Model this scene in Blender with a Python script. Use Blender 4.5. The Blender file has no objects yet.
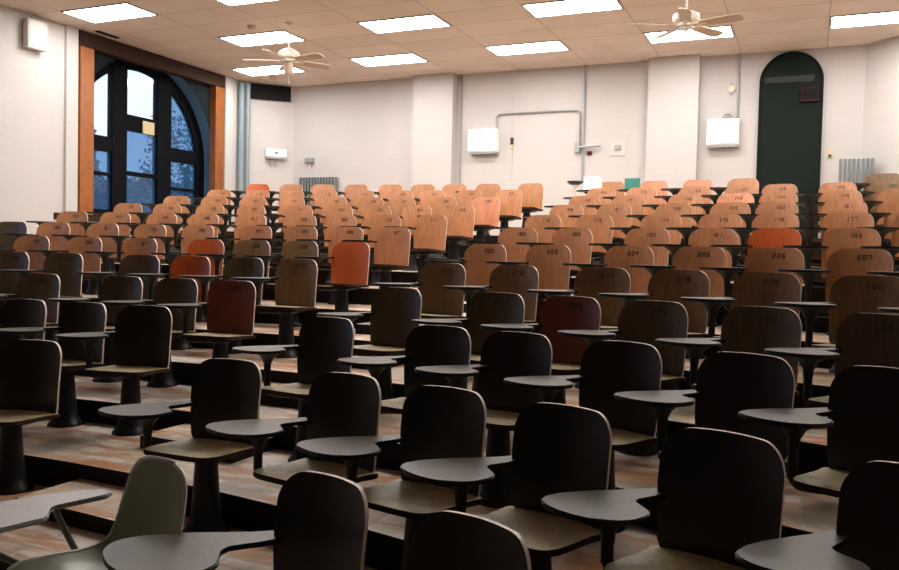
import bpy, bmesh, math, random
from mathutils import Vector, Matrix
random.seed(7)
C = bpy.context.scene.collection
PI = math.pi
# ------------------------------------------------------------------ layout numbers
EYE = 1.74                       # camera height above the lecture floor
CEIL = 3.2587 + EYE
ARC_X, ARC_Y, R0, DR = -3.9157, -7.2004, 10.6565, 0.8753     # chair backs stand on arcs about this point
FLOOR0, RISE = 0.335, 0.1716     # tread height of row 0 and the rise of each row
XL, XR, YB, YF = -10.15, 2.35, 13.65, -3.2
LCH, RCH = 0.72, 1.70            # the two cut corners at the back
TOPROW = 11
def rowR(k): return R0 + k * DR
OFF = {0: -.002, 1: -.006, 2: -.019, 3: -.016, 4: -.014, 5: -.006}     # the treads are not quite even
def rowZ(k): return FLOOR0 + k * RISE + OFF.get(k, 0)
def arcY(R, x): return ARC_Y + math.sqrt(max(R * R - (x - ARC_X) ** 2, 0.0))
def backY(x):
    y = YB
    if x < XL + LCH: y = YB - (XL + LCH - x)
    if x > XR - RCH: y = YB - (x - (XR - RCH))
    return y

# ------------------------------------------------------------------ materials
def mat(name, col, rough=0.5, metal=0.0, spec=0.5):
    m = bpy.data.materials.new(name); m.use_nodes = True
    b = m.node_tree.nodes['Principled BSDF']
    b.inputs['Base Color'].default_value = (*col, 1); b.inputs['Roughness'].default_value = rough
    b.inputs['Metallic'].default_value = metal; b.inputs['Specular IOR Level'].default_value = spec
    return m
class N:
    def __init__(s, m): s.m = m; s.t = m.node_tree; s.b = s.t.nodes['Principled BSDF']
    def n(s, kind, **kw):
        x = s.t.nodes.new(kind)
        for k, v in kw.items():
            if k in x.inputs.keys(): x.inputs[k].default_value = v
            else: setattr(x, k, v)
        return x
    def l(s, a, b): s.t.links.new(a, b)
    def math(s, op, a, b=None):
        x = s.n('ShaderNodeMath', operation=op)
        for i, v in enumerate((a, b)):
            if v is None: continue
            if isinstance(v, (int, float)): x.inputs[i].default_value = v
            else: s.l(v, x.inputs[i])
        return x.outputs[0]
    def mix(s, f, a, b, blend='MIX'):
        x = s.n('ShaderNodeMix', data_type='RGBA', blend_type=blend)
        for i, v in ((0, f), (6, a), (7, b)):
            if isinstance(v, (int, float)): x.inputs[i].default_value = v
            elif isinstance(v, tuple): x.inputs[i].default_value = (*v, 1)
            else: s.l(v, x.inputs[i])
        return x.outputs[2]
    def ramp(s, f, stops, interp='LINEAR'):
        x = s.n('ShaderNodeValToRGB'); x.color_ramp.interpolation = interp
        e = x.color_ramp.elements
        while len(e) < len(stops): e.new(0.5)
        for el, (p, c) in zip(e, stops): el.position = p; el.color = (*c, 1)
        s.l(f, x.inputs[0]); return x.outputs[0]
    def noise(s, vec, scale, detail=4, rough=.55):
        x = s.n('ShaderNodeTexNoise', Scale=scale, Detail=detail, Roughness=rough)
        if vec is not None: s.l(vec, x.inputs['Vector'])
        return x.outputs[0]
    def mapped(s, scale=(1, 1, 1), src='Object'):
        tc = s.n('ShaderNodeTexCoord'); mp = s.n('ShaderNodeMapping'); mp.inputs['Scale'].default_value = scale
        s.l(tc.outputs[src], mp.inputs[0]); return mp.outputs[0]
    def bump(s, h, strength=.3, dist=.01):
        x = s.n('ShaderNodeBump', Strength=strength, Distance=dist); s.l(h, x.inputs['Height'])
        s.l(x.outputs[0], s.b.inputs['Normal'])

def wood(name, col, rough=.38, grain=.35, spec=.5):
    """varnished plywood: vertical grain, worn blotches of its own, slight change from chair to chair"""
    m = mat(name, col, rough, spec=spec); g = N(m)
    v = g.mapped((26, 26, 1.6)); oi = g.n('ShaderNodeObjectInfo')
    add = g.n('ShaderNodeVectorMath', operation='ADD'); g.l(v, add.inputs[0])
    cm = g.n('ShaderNodeCombineXYZ'); r = g.math('MULTIPLY', oi.outputs['Random'], 40.0)
    for i in range(3): g.l(r, cm.inputs[i])
    g.l(cm.outputs[0], add.inputs[1])
    n1 = g.noise(add.outputs[0], 2.2, 5)
    v2 = g.mapped((1, 1, 1)); a2 = g.n('ShaderNodeVectorMath', operation='ADD'); g.l(v2, a2.inputs[0]); g.l(cm.outputs[0], a2.inputs[1])
    n2 = g.noise(a2.outputs[0], 5.5, 3)
    dark = tuple(c * .55 for c in col); light = tuple(min(1, c * 1.22) for c in col)
    c1 = g.ramp(n1, [(.28, dark), (.52, col), (.8, light)])
    c2 = g.mix(g.ramp(n2, [(.45, (0, 0, 0)), (.75, (1, 1, 1))]), c1, tuple(c * .62 for c in col))
    k = g.math('ADD', g.math('MULTIPLY', oi.outputs['Random'], .34), .83)
    hs = g.n('ShaderNodeHueSaturation'); g.l(k, hs.inputs['Value']); g.l(c2, hs.inputs['Color'])
    out = g.mix(grain, col, hs.outputs[0]) if grain < 1 else hs.outputs[0]
    g.l(out, g.b.inputs['Base Color'])
    return m
M = {}
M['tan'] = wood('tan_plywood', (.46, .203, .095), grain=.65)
M['brown'] = wood('brown_and_shaded_plywood', (.23, .13, .065), grain=.65)  # a few brown backs; elsewhere dim light put into the row's colour
M['dark'] = wood('shade_dark_plywood', (.026, .019, .015), rough=.32, grain=.6)  # shade of the front rows put into the wood colour
M['umber'] = wood('umber_and_shaded_plywood', (.115, .075, .042), rough=.34, grain=.7)  # a few umber backs; elsewhere shade put into the row's colour
M['red'] = wood('red_orange_laminate', (.56, .115, .03), rough=.33, grain=.3)
M['maroon'] = wood('maroon_laminate', (.21, .052, .03), rough=.35, grain=.35)
M['pink'] = wood('salmon_plywood', (.66, .27, .15), grain=.7)
M['seat'] = wood('seat_plywood', (.60, .50, .30), rough=.42, grain=.9)
M['edge'] = mat('bare_plywood_edge', (.66, .53, .42), .4)
M['tablet'] = wood('worn_tablet_laminate', (.085, .064, .046), rough=.4, grain=.8, spec=.3)
M['iron'] = mat('black_cast_iron', (.008, .008, .0085), .45, .0, .35)
M['screw'] = mat('steel_screw', (.6, .6, .6), .3, 1)
M['ink'] = mat('stencil_ink', (.05, .032, .022), .6)
M['green'] = mat('sage_green_plastic', (.40, .455, .335), .32)
M['greenrim'] = mat('lit_edge_plastic', (.80, .79, .75), .35)  # light on the shell edge from behind, put into the rim colour
M['tube'] = mat('grey_green_tube', (.10, .12, .10), .3, .6)
M['greytop'] = wood('grey_tablet_laminate', (.42, .395, .41), rough=.28, grain=.5, spec=.6)
M['white'] = mat('white_enamel', (.86, .87, .88), .35)
M['offwhite'] = mat('off_white_plastic', (.58, .55, .51), .45)
M['fanwood'] = wood('bleached_fan_blade', (.55, .40, .29), rough=.4, grain=.6)
M['fanwhite'] = mat('cream_fan_metal', (.70, .64, .56), .35)
M['grey'] = mat('grey_conduit', (.33, .35, .35), .4, .3)
M['steel'] = mat('radiator_grey', (.20, .23, .23), .4, .3)
M['black'] = mat('black_plastic', (.012, .012, .013), .5)
M['doorgreen'] = mat('dark_green_door_paint', (.007, .013, .011), .6, spec=.12)
M['doorbar'] = mat('door_glass_strip', (.035, .04, .04), .4, spec=.2)
M['redsign'] = mat('dull_red_sign_edge', (.05, .012, .016), .7, spec=.15)
M['yellow'] = mat('yellowed_plate', (.62, .52, .30), .5)
M['framewood'] = wood('orange_stained_trim', (.31, .098, .022), rough=.35, grain=.8)
M['headwood'] = wood('dark_stained_trim', (.045, .022, .015), rough=.65, grain=.7, spec=.12)
M['winframe'] = mat('black_window_frame', (.005, .006, .008), .7, spec=.05)
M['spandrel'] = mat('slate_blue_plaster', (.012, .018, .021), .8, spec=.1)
M['reveal'] = mat('skylit_reveal', (.08, .18, .32), .6)  # blue sky light put into the reveal colour
M['chase'] = mat('blue_grey_pipe_paint', (.22, .29, .32), .5)
M['vent'] = mat('dark_grille', (.012, .012, .012), .7, spec=.1)
M['teal'] = mat('teal_card', (.05, .25, .205), .6)
M['pale'] = mat('white_card', (.88, .9, .86), .6)
M['riser'] = mat('black_riser_paint', (.012, .011, .011), .7, spec=.2)
M['board'] = mat('dark_front_wall', (.02, .03, .025), .6)  # for the unseen front wall, dark so it bounces little light

# light diffuser
m = mat('light_diffuser', (.9, .9, .9), .4); M['diffuser'] = m
m.node_tree.nodes['Principled BSDF'].inputs['Emission Color'].default_value = (1.0, .955, .91, 1)
m.node_tree.nodes['Principled BSDF'].inputs['Emission Strength'].default_value = 21.0
M['unlit'] = mat('unlit_diffuser', (.7, .7, .68), .4)

# painted block walls
def block_wall(name, axis):
    m = mat(name, (.55, .525, .51), .6, spec=.3); g = N(m)
    geo = g.n('ShaderNodeNewGeometry'); sp = g.n('ShaderNodeSeparateXYZ'); g.l(geo.outputs['Position'], sp.inputs[0])
    cb = g.n('ShaderNodeCombineXYZ'); g.l(sp.outputs[axis], cb.inputs[0]); g.l(sp.outputs[2], cb.inputs[1])
    br = g.n('ShaderNodeTexBrick', Scale=1.0); g.l(cb.outputs[0], br.inputs['Vector'])
    br.inputs['Brick Width'].default_value = .40; br.inputs['Row Height'].default_value = .1
    br.inputs['Mortar Size'].default_value = .006; br.inputs['Mortar Smooth'].default_value = .3
    br.inputs['Color1'].default_value = (.55, .525, .51, 1); br.inputs['Color2'].default_value = (.54, .515, .50, 1)
    br.inputs['Mortar'].default_value = (.515, .49, .475, 1)
    n = g.noise(geo.outputs['Position'], .9, 4)
    c = g.mix(g.ramp(n, [(.4, (0, 0, 0)), (.8, (.25, .25, .25))]), br.outputs[0], (.45, .425, .40))
    g.l(c, g.b.inputs['Base Color'])
    g.bump(g.math('ADD', g.math('MULTIPLY', br.outputs['Fac'], -1.0), g.math('MULTIPLY', g.noise(geo.outputs['Position'], 60), .15)), .10, .004)
    return m
M['wallx'] = block_wall('painted_block_back', 0); M['wally'] = block_wall('painted_block_side', 1)

# ceiling tiles (2 x 4 ft lay-in)
TX, TY, CX0, CY0 = 1.2192, .6096, -9.0227 - .6096, 12.2462 - .3048
def ceiling_mat():
    m = mat('ceiling_tile', (.74, .60, .51), .85, spec=.15); g = N(m)
    geo = g.n('ShaderNodeNewGeometry'); sp = g.n('ShaderNodeSeparateXYZ'); g.l(geo.outputs['Position'], sp.inputs[0])
    fx = g.math('FRACT', g.math('DIVIDE', g.math('SUBTRACT', sp.outputs[0], CX0 - 100 * TX), TX))
    fy = g.math('FRACT', g.math('DIVIDE', g.math('SUBTRACT', sp.outputs[1], CY0 - 100 * TY), TY))
    ex = g.math('MULTIPLY', g.math('MINIMUM', fx, g.math('SUBTRACT', 1.0, fx)), TX)
    ey = g.math('MULTIPLY', g.math('MINIMUM', fy, g.math('SUBTRACT', 1.0, fy)), TY)
    line = g.math('LESS_THAN', g.math('MINIMUM', ex, ey), .009)
    ix = g.math('FLOOR', g.math('DIVIDE', g.math('SUBTRACT', sp.outputs[0], CX0 - 100 * TX), TX))
    iy = g.math('FLOOR', g.math('DIVIDE', g.math('SUBTRACT', sp.outputs[1], CY0 - 100 * TY), TY))
    cb = g.n('ShaderNodeCombineXYZ'); g.l(ix, cb.inputs[0]); g.l(iy, cb.inputs[1])
    wn = g.n('ShaderNodeTexWhiteNoise', noise_dimensions='2D'); g.l(cb.outputs[0], wn.inputs['Vector'])
    base = g.ramp(wn.outputs['Value'], [(0, (.66, .555, .485)), (1, (.71, .605, .535))])
    st = g.mix(g.ramp(g.noise(geo.outputs['Position'], 1.1, 5), [(.5, (0, 0, 0)), (.75, (.5, .5, .5))]), base, (.58, .46, .385))
    c = g.mix(line, st, (.47, .37, .31)); g.l(c, g.b.inputs['Base Color'])
    g.bump(g.noise(geo.outputs['Position'], 90, 2), .12, .004)
    return m
M['ceil'] = ceiling_mat()

# worn vinyl tile floor
def floor_mat():
    m = mat('worn_vinyl_tile', (.4, .34, .27), .38, spec=.5); g = N(m)
    geo = g.n('ShaderNodeNewGeometry'); T = .30
    sc = g.n('ShaderNodeVectorMath', operation='SCALE'); g.l(geo.outputs['Position'], sc.inputs[0]); sc.inputs['Scale'].default_value = 1 / T
    fl = g.n('ShaderNodeVectorMath', operation='FLOOR'); g.l(sc.outputs[0], fl.inputs[0])
    fr = g.n('ShaderNodeVectorMath', operation='FRACTION'); g.l(sc.outputs[0], fr.inputs[0])
    wn = g.n('ShaderNodeTexWhiteNoise', noise_dimensions='2D'); g.l(fl.outputs[0], wn.inputs['Vector'])
    mp = g.n('ShaderNodeMapping'); mp.inputs['Scale'].default_value = (1.1, 4.5, 1); mp.inputs['Rotation'].default_value = (0, 0, .15)
    g.l(geo.outputs['Position'], mp.inputs[0])
    streak = g.noise(mp.outputs[0], 1.6, 6, .6)
    blot = g.noise(geo.outputs['Position'], 1.7, 5, .6)
    tile = g.ramp(wn.outputs['Value'], [(0, (.74, .66, .57)), (.45, (.80, .70, .59)), (.7, (.66, .50, .37)), (.88, (.60, .35, .20)), (1, (.55, .53, .47))])
    c = g.mix(g.ramp(streak, [(.49, (0, 0, 0)), (.58, (1, 1, 1))]), tile, (.55, .26, .115))
    c = g.mix(g.ramp(streak, [(.30, (1, 1, 1)), (.42, (0, 0, 0))]), c, (.85, .77, .70))
    c = g.mix(g.ramp(blot, [(.50, (0, 0, 0)), (.62, (.9, .9, .9))]), c, (.30, .265, .19))
    sp = g.n('ShaderNodeSeparateXYZ'); g.l(fr.outputs[0], sp.inputs[0])
    d = g.math('MINIMUM', g.math('MINIMUM', sp.outputs[0], g.math('SUBTRACT', 1.0, sp.outputs[0])), g.math('MINIMUM', sp.outputs[1], g.math('SUBTRACT', 1.0, sp.outputs[1])))
    c = g.mix(g.math('LESS_THAN', d, .012), c, (.42, .34, .26)); g.l(c, g.b.inputs['Base Color'])
    g.l(g.ramp(blot, [(.3, (.28, .28, .28)), (.7, (.5, .5, .5))]), g.b.inputs['Roughness'])
    return m
M['floor'] = floor_mat()

# window glass: clear above, blue haze and reflection painted in below
def glass(name, tint, haze, hazecol):
    m = bpy.data.materials.new(name); m.use_nodes = True; t = m.node_tree; t.nodes.clear()
    o = t.nodes.new('ShaderNodeOutputMaterial'); tr = t.nodes.new('ShaderNodeBsdfTransparent'); tr.inputs[0].default_value = (*tint, 1)
    gl = t.nodes.new('ShaderNodeBsdfGlossy'); gl.inputs['Roughness'].default_value = .05
    tl = t.nodes.new('ShaderNodeBsdfTranslucent'); tl.inputs[0].default_value = (*hazecol, 1)
    a = t.nodes.new('ShaderNodeMixShader'); a.inputs[0].default_value = haze
    b = t.nodes.new('ShaderNodeMixShader'); b.inputs[0].default_value = .05
    t.links.new(tr.outputs[0], a.inputs[1]); t.links.new(tl.outputs[0], a.inputs[2])
    t.links.new(a.outputs[0], b.inputs[1]); t.links.new(gl.outputs[0], b.inputs[2]); t.links.new(b.outputs[0], o.inputs[0])
    return m
M['glassclear'] = glass('clear_glass', (.92, .96, 1), .02, (.8, .9, 1))
M['glassblue'] = glass('blue_haze_glass', (.44, .60, .78), .22, (.30, .50, .72))

M['glassdusk'] = glass('tinted_glass', (.62, .74, .95), .03, (.6, .7, .9))
# ------------------------------------------------------------------ mesh helpers
def obj(name, bm, mats, parent=None, smooth=False, loc=None):
    me = bpy.data.meshes.new(name)
    bmesh.ops.recalc_face_normals(bm, faces=bm.faces[:])
    if smooth:
        for f in bm.faces: f.smooth = True
        for e in bm.edges:
            if len(e.link_faces) == 2 and e.calc_face_angle(0) > .6: e.smooth = False
    bm.to_mesh(me); bm.free()
    for x in (mats if isinstance(mats, (list, tuple)) else [mats]): me.materials.append(M[x] if isinstance(x, str) else x)
    o = bpy.data.objects.new(name, me); C.objects.link(o)
    if parent: o.parent = parent
    if loc: o.location = loc
    return o
def tag(o, label=None, cat=None, group=None, kind=None):
    for k, v in (('label', label), ('category', cat), ('group', group), ('kind', kind)):
        if v: o[k] = v
    return o
def thing(name, label, cat, loc=(0, 0, 0), rz=0, group=None):
    o = bpy.data.objects.new(name, None); o.empty_display_size = .1; C.objects.link(o)
    o.location = loc; o.rotation_euler = (0, 0, rz)
    return tag(o, label, cat, group)
def box(bm, lo, hi, mi=0, bev=0, mx=None):
    r = bmesh.ops.create_cube(bm, size=1)
    S = Matrix.LocRotScale([(a + b) / 2 for a, b in zip(lo, hi)], None, [abs(b - a) for a, b in zip(lo, hi)])
    if mx: S = mx @ S
    bmesh.ops.transform(bm, matrix=S, verts=r['verts'])
    fs = list({f for v in r['verts'] for f in v.link_faces})
    for f in fs: f.material_index = mi
    if bev:
        es = list({e for v in r['verts'] for e in v.link_edges})
        rr = bmesh.ops.bevel(bm, geom=es, offset=bev, segments=2, affect='EDGES', profile=.5)
        for f in rr['faces']: f.material_index = mi
    return r
def lathe(bm, prof, n=24, mx=None, mi=0):
    rings = []
    for r, z in prof:
        ring = []
        for i in range(n):
            a = 2 * PI * i / n; v = Vector((r * math.cos(a), r * math.sin(a), z))
            ring.append(bm.verts.new(mx @ v if mx else v))
        rings.append(ring)
    for a, b in zip(rings, rings[1:]):
        for i in range(n):
            bm.faces.new((a[i], a[(i + 1) % n], b[(i + 1) % n], b[i])).material_index = mi
    bm.faces.new(rings[0][::-1]).material_index = mi; bm.faces.new(rings[-1]).material_index = mi
def tube(bm, pts, r, n=10, mi=0, flat=1.0):
    pts = [Vector(p) for p in pts]; rings = []; up = None
    for i, p in enumerate(pts):
        t = ((pts[min(i + 1, len(pts) - 1)] - pts[max(i - 1, 0)])).normalized()
        if up is None:
            up = Vector((0, 0, 1)) if abs(t.z) < .9 else Vector((0, 1, 0))
        s = t.cross(up).normalized(); u = s.cross(t).normalized(); up = u
        rings.append([bm.verts.new(p + r * (math.cos(2 * PI * j / n) * s + flat * math.sin(2 * PI * j / n) * u)) for j in range(n)])
    for a, b in zip(rings, rings[1:]):
        for j in range(n): bm.faces.new((a[j], a[(j + 1) % n], b[(j + 1) % n], b[j])).material_index = mi
    bm.faces.new(rings[0][::-1]).material_index = mi; bm.faces.new(rings[-1]).material_index = mi
def smooth_path(pts, n=6):
    """Catmull-Rom through the points"""
    P = [Vector(p) for p in pts]; P = [P[0] * 2 - P[1]] + P + [P[-1] * 2 - P[-2]]; out = []
    for i in range(1, len(P) - 2):
        for j in range(n):
            t = j / n; a, b, c, d = P[i - 1:i + 3]
            out.append(.5 * ((2 * b) + (c - a) * t + (2 * a - 5 * b + 4 * c - d) * t * t + (3 * b - a - 3 * c + d) * t ** 3))
    return out + [P[-2]]
def closed_curve(pts, n=5):
    P = [Vector((*p, 0)) for p in pts]; k = len(P); out = []
    for i in range(k):
        a, b, c, d = P[i - 1], P[i], P[(i + 1) % k], P[(i + 2) % k]
        for j in range(n):
            t = j / n
            out.append(.5 * ((2 * b) + (c - a) * t + (2 * a - 5 * b + 4 * c - d) * t * t + (3 * b - a - 3 * c + d) * t ** 3))
    return out
def slab(bm, outline, z0, z1, bev=0, mtop=0, mside=0):
    """flat board of a given outline, softened rim"""
    top = [bm.verts.new((p[0], p[1], z1)) for p in outline]; bot = [bm.verts.new((p[0], p[1], z0)) for p in outline]
    f = bm.faces.new(top); f.material_index = mtop; g = bm.faces.new(bot[::-1]); g.material_index = mside
    n = len(top)
    for i in range(n): bm.faces.new((bot[i], bot[(i + 1) % n], top[(i + 1) % n], top[i])).material_index = mside
    if bev:
        r = bmesh.ops.bevel(bm, geom=list(f.edges) + list(g.edges), offset=bev, segments=2, affect='EDGES')
        for x in r['faces']: x.material_index = mside
def extrude_poly(bm, poly2, a0, a1, axis, mi=0):
    """polygon in the plane square to `axis` pushed from a0 to a1"""
    def P(p, a): return {'x': (a, p[0], p[1]), 'y': (p[0], a, p[1]), 'z': (p[0], p[1], a)}[axis]
    A = [bm.verts.new(P(p, a0)) for p in poly2]; B = [bm.verts.new(P(p, a1)) for p in poly2]; n = len(A)
    bm.faces.new(A).material_index = mi; bm.faces.new(B[::-1]).material_index = mi
    for i in range(n): bm.faces.new((A[i], B[i], B[(i + 1) % n], A[(i + 1) % n])).material_index = mi
def struct(name, bm, mats, parent=None, smooth=False):
    o = obj(name, bm, mats, parent, smooth)
    if not parent: o['kind'] = 'structure'
    return o

# ------------------------------------------------------------------ the room
def build_floor():
    bm = bmesh.new(); xs = [XL + (XR - XL) * i / 60 for i in range(61)]
    def strip(f0, f1, z0, z1, mi):
        a = [bm.verts.new((x, f0(x), z0)) for x in xs]; b = [bm.verts.new((x, f1(x), z1)) for x in xs]
        for i in range(60):
            if (a[i].co - b[i].co).length < 1e-5 and (a[i + 1].co - b[i + 1].co).length < 1e-5: continue
            bm.faces.new((a[i], a[i + 1], b[i + 1], b[i])).material_index = mi
    edge = lambda k: (lambda x: min(arcY(rowR(k) - .05 * DR, x), backY(x)))
    strip(lambda x: YF, edge(-2), 0, 0, 0)
    for k in range(-1, TOPROW):
        z0 = 0 if k == -1 else rowZ(k - 1); e = edge(k - 1)
        strip(e, e, z0, rowZ(k), 1)
        strip(e, edge(k) if k < TOPROW - 1 else backY, rowZ(k), rowZ(k), 0)
    o = obj('floor', bm, ['floor', 'riser']); o['kind'] = 'structure'
build_floor()
# half steps in the aisle between the two blocks
for k in range(0, 10):
    bm = bmesh.new(); n = 8; x0, x1 = -3.78, -3.04
    f = lambda x, o: arcY(rowR(k) - .05 * DR - o, x)
    z0, z1 = rowZ(k) , (rowZ(k) + rowZ(k + 1)) / 2
    xs = [x0 + (x1 - x0) * i / n for i in range(n + 1)]
    pts = [(x, f(x, .42)) for x in xs] + [(x, f(x, .004)) for x in xs[::-1]]
    slab(bm, pts, z0, z1, 0, 0, 1)
    o = obj('aisle_step', bm, ['floor', 'riser']); o['kind'] = 'structure'

def plane_wall(name, pts, z0, z1, m, th=.15):
    bm = bmesh.new(); (x0, y0), (x1, y1) = pts
    d = Vector((x1 - x0, y1 - y0)).normalized(); nrm = Vector((-d.y, d.x)) * th
    slab(bm, [(x0, y0), (x1, y1), (x1 + nrm.x, y1 + nrm.y), (x0 + nrm.x, y0 + nrm.y)], z0, z1)
    return struct(name, bm, m)
ZT = CEIL + .02
WY0, WY1, WZ0, WZ1 = 9.05, 12.37, EYE + .50, EYE + 3.235      # window recess in the wall on the window side
bm = bmesh.new()
V0, V1, VZ0, VZ1 = 3.3, 6.6, 1.3, 4.6                       # the next window along the wall
for lo, hi in (((XL - .15, YF - .15, -.1), (XL, V0, ZT)), ((XL - .15, V1, -.1), (XL, WY0, ZT)), ((XL - .15, V0, -.1), (XL, V1, VZ0)), ((XL - .15, V0, VZ1), (XL, V1, ZT)), ((XL - .15, WY1, -.1), (XL, YB - LCH, ZT)),
               ((XL - .15, WY0, -.1), (XL, WY1, WZ0)), ((XL - .15, WY0, WZ1), (XL, WY1, ZT))): box(bm, lo, hi)
struct('wall_left', bm, 'wally')
plane_wall('wall_back', ((XR - RCH, YB), (XL + LCH, YB)), -.1, ZT, 'wallx', -.15)
plane_wall('wall_back_left', ((XL + LCH, YB), (XL, YB - LCH)), -.1, ZT, 'wallx', -.15)
plane_wall('wall_back_right', ((XR, YB - RCH), (XR - RCH, YB)), -.1, ZT, 'wallx', -.15)
plane_wall('wall_right', ((XR, YF), (XR, YB - RCH)), -.1, ZT, 'wally', -.15)
plane_wall('wall_front', ((XL, YF), (XR, YF)), -.1, ZT, 'board', -.15)  # unseen wall, made dark to keep bounce off the chair fronts
bm = bmesh.new()
slab(bm, [(XL, YF), (XR, YF), (XR, YB - RCH), (XR - RCH, YB), (XL + LCH, YB), (XL, YB - LCH)], CEIL, CEIL + .1)
struct('ceiling', bm, 'ceil')
# pilasters on the back wall, slim piers beside the window
for x0, x1 in ((-6.72, -5.93), (-2.49, -1.70)):
    bm = bmesh.new(); box(bm, (x0, YB - .20, 1.5), (x1, YB, CEIL)); struct('pilaster', bm, 'wallx')
for y0, y1 in ((8.82, 9.03), (12.40, 12.60)):
    bm = bmesh.new(); box(bm, (XL, y0, .2), (XL + .05, y1, CEIL)); struct('wall_pier', bm, 'wally')

# ---- arched window
AC_Y, AC_Z = 10.66, EYE + 1.60
def arch(r, z_low, n=40, cy=AC_Y):
    p = [(cy - r, z_low)]
    p += [(cy + r * math.cos(a), AC_Z + r * math.sin(a)) for a in [PI - PI * i / n for i in range(n + 1)]]
    return p + [(cy + r, z_low)]
def arch_ring(bm, r_in, r_out, z_low, x0, x1, mi=0):
    a, b = arch(r_in, z_low), arch(r_out, z_low)
    va = [[bm.verts.new((x, *p)) for p in a] for x in (x0, x1)]; vb = [[bm.verts.new((x, *p)) for p in b] for x in (x0, x1)]
    for i in range(len(a) - 1):
        for q in ((va[0][i], va[0][i + 1], vb[0][i + 1], vb[0][i]), (va[1][i], va[1][i + 1], vb[1][i + 1], vb[1][i]),
                  (va[0][i], va[0][i + 1], va[1][i + 1], va[1][i]), (vb[0][i], vb[0][i + 1], vb[1][i + 1], vb[1][i])):
            bm.faces.new(q).material_index = mi
    for i in (0, -1): bm.faces.new((va[0][i], va[1][i], vb[1][i], vb[0][i])).material_index = mi
win = tag(bpy.data.objects.new('window_1', None), kind='structure'); C.objects.link(win)
# plaster panel pierced by the arch
bm = bmesh.new(); RO = 1.60; a = arch(RO, WZ0, 48); x0, x1 = XL - .32, XL - .10
y0, y1, z1 = WY0 - .4, WY1 + .1, CEIL
for x in (x0, x1):
    va = [bm.verts.new((x, *p)) for p in a]
    vb = [bm.verts.new((x, min(max(p[0] + (p[0] - AC_Y) * 5, y0), y1), WZ0 if i in (0, len(a) - 1) else min(z1, AC_Z + max(0, (p[1] - AC_Z)) * 5))) for i, p in enumerate(a)]
    for i in range(len(a) - 1): bm.faces.new((va[i], va[i + 1], vb[i + 1], vb[i])).material_index = 0
    if x == x0: v0 = va
for i in range(len(a) - 1): bm.faces.new((v0[i], v0[i + 1], va[i + 1], va[i])).material_index = 1
struct('window_arch_panel', bm, ['spandrel', 'reveal'], win)
# reveal sides of the recess
bm = bmesh.new(); box(bm, (XL - .55, WY0 - .45, WZ0 - .1), (XL - .15, WY0 - .40, CEIL)); box(bm, (XL - .55, WY1 + .1, WZ0 - .1), (XL - .15, WY1 + .15, CEIL))
box(bm, (XL - .55, WY0 - .4, CEIL - .02), (XL - .15, WY1 + .1, CEIL + .05))
struct('window_reveal', bm, 'reveal', win)
bm = bmesh.new(); box(bm, (XL - .5, WY0 - .4, WZ0 - .1), (XL + .03, WY1 + .1, WZ0), bev=.008); struct('window_sill', bm, 'headwood', win)
WX0, WX1 = XL - .42, XL - .34
def wbox(bm, y0, y1, z0, z1, d=0): box(bm, (WX0 - d, y0, EYE + z0), (WX1 + d, y1, EYE + z1))
bm = bmesh.new(); arch_ring(bm, 1.40, 1.75, WZ0, WX0, WX1); struct('window_frame', bm, 'winframe', win)
for y0, y1 in ((10.05, 10.36), (11.06, 11.39)):
    bm = bmesh.new(); wbox(bm, y0, y1, .5, 2.99, .02); struct('window_mullion', bm, 'winframe', win)
for y0, y1, z0, z1 in ((9.2, 10.05, 1.56, 1.80), (10.36, 11.06, 1.97, 2.23), (11.39, 12.1, 1.57, 1.81),
                       (9.2, 10.05, 1.17, 1.22), (10.36, 11.06, 1.22, 1.29), (11.39, 12.1, 1.07, 1.11), (9.2, 12.1, .5, .62)):
    bm = bmesh.new(); wbox(bm, y0, y1, z0, z1, .01); struct('window_transom', bm, 'winframe', win)
XG = (WX0 + WX1) / 2
def arch_pane(y0, y1, zb, m):
    n = 14; ys = [y0 + (y1 - y0) * i / n for i in range(n + 1)]; R = 1.405
    top = [(y, AC_Z + math.sqrt(max(R * R - (y - AC_Y) ** 2, 0))) for y in ys]
    bm = bmesh.new(); extrude_poly(bm, [(y0, zb)] + top + [(y1, zb)], XG - .004, XG + .004, 'x'); struct('window_pane', bm, m, win)
arch_pane(9.262, 10.05, EYE + 1.8, 'glassclear'); arch_pane(10.36, 11.06, EYE + 2.23, 'glassclear'); arch_pane(11.39, 12.05, EYE + 1.81, 'glassblue')
for y0, y1, z0, z1 in ((9.2, 10.05, .62, 1.56), (10.36, 11.06, .62, 1.97), (11.39, 12.1, .62, 1.57)):
    bm = bmesh.new(); box(bm, (XG - .004, y0, EYE + z0), (XG + .004, y1, EYE + z1)); struct('window_pane', bm, 'glassblue', win)
bm = bmesh.new(); box(bm, (XG + .06, 10.70, EYE + 1.96), (XG + .075, 10.96, EYE + 2.17))
tag(obj('paper_notice', bm, 'yellow'), 'cream paper notice stuck on the middle bar of the arched window', 'notice')
# stained wood surround
bm = bmesh.new(); box(bm, (XL - .1, WY0 + .03, WZ0), (XL + .045, WY0 + .285, EYE + 3.02), bev=.006); struct('window_jamb', bm, 'framewood', win)
bm = bmesh.new(); box(bm, (XL - .1, WY1 - .235, WZ0), (XL + .045, WY1 - .0, EYE + 3.02), bev=.006); struct('window_jamb', bm, 'framewood', win)
bm = bmesh.new(); box(bm, (XL - .1, WY0 + .0, EYE + 3.02), (XL + .05, WY1 + .0, CEIL - .01), bev=.006); struct('window_header', bm, 'headwood', win)

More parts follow.
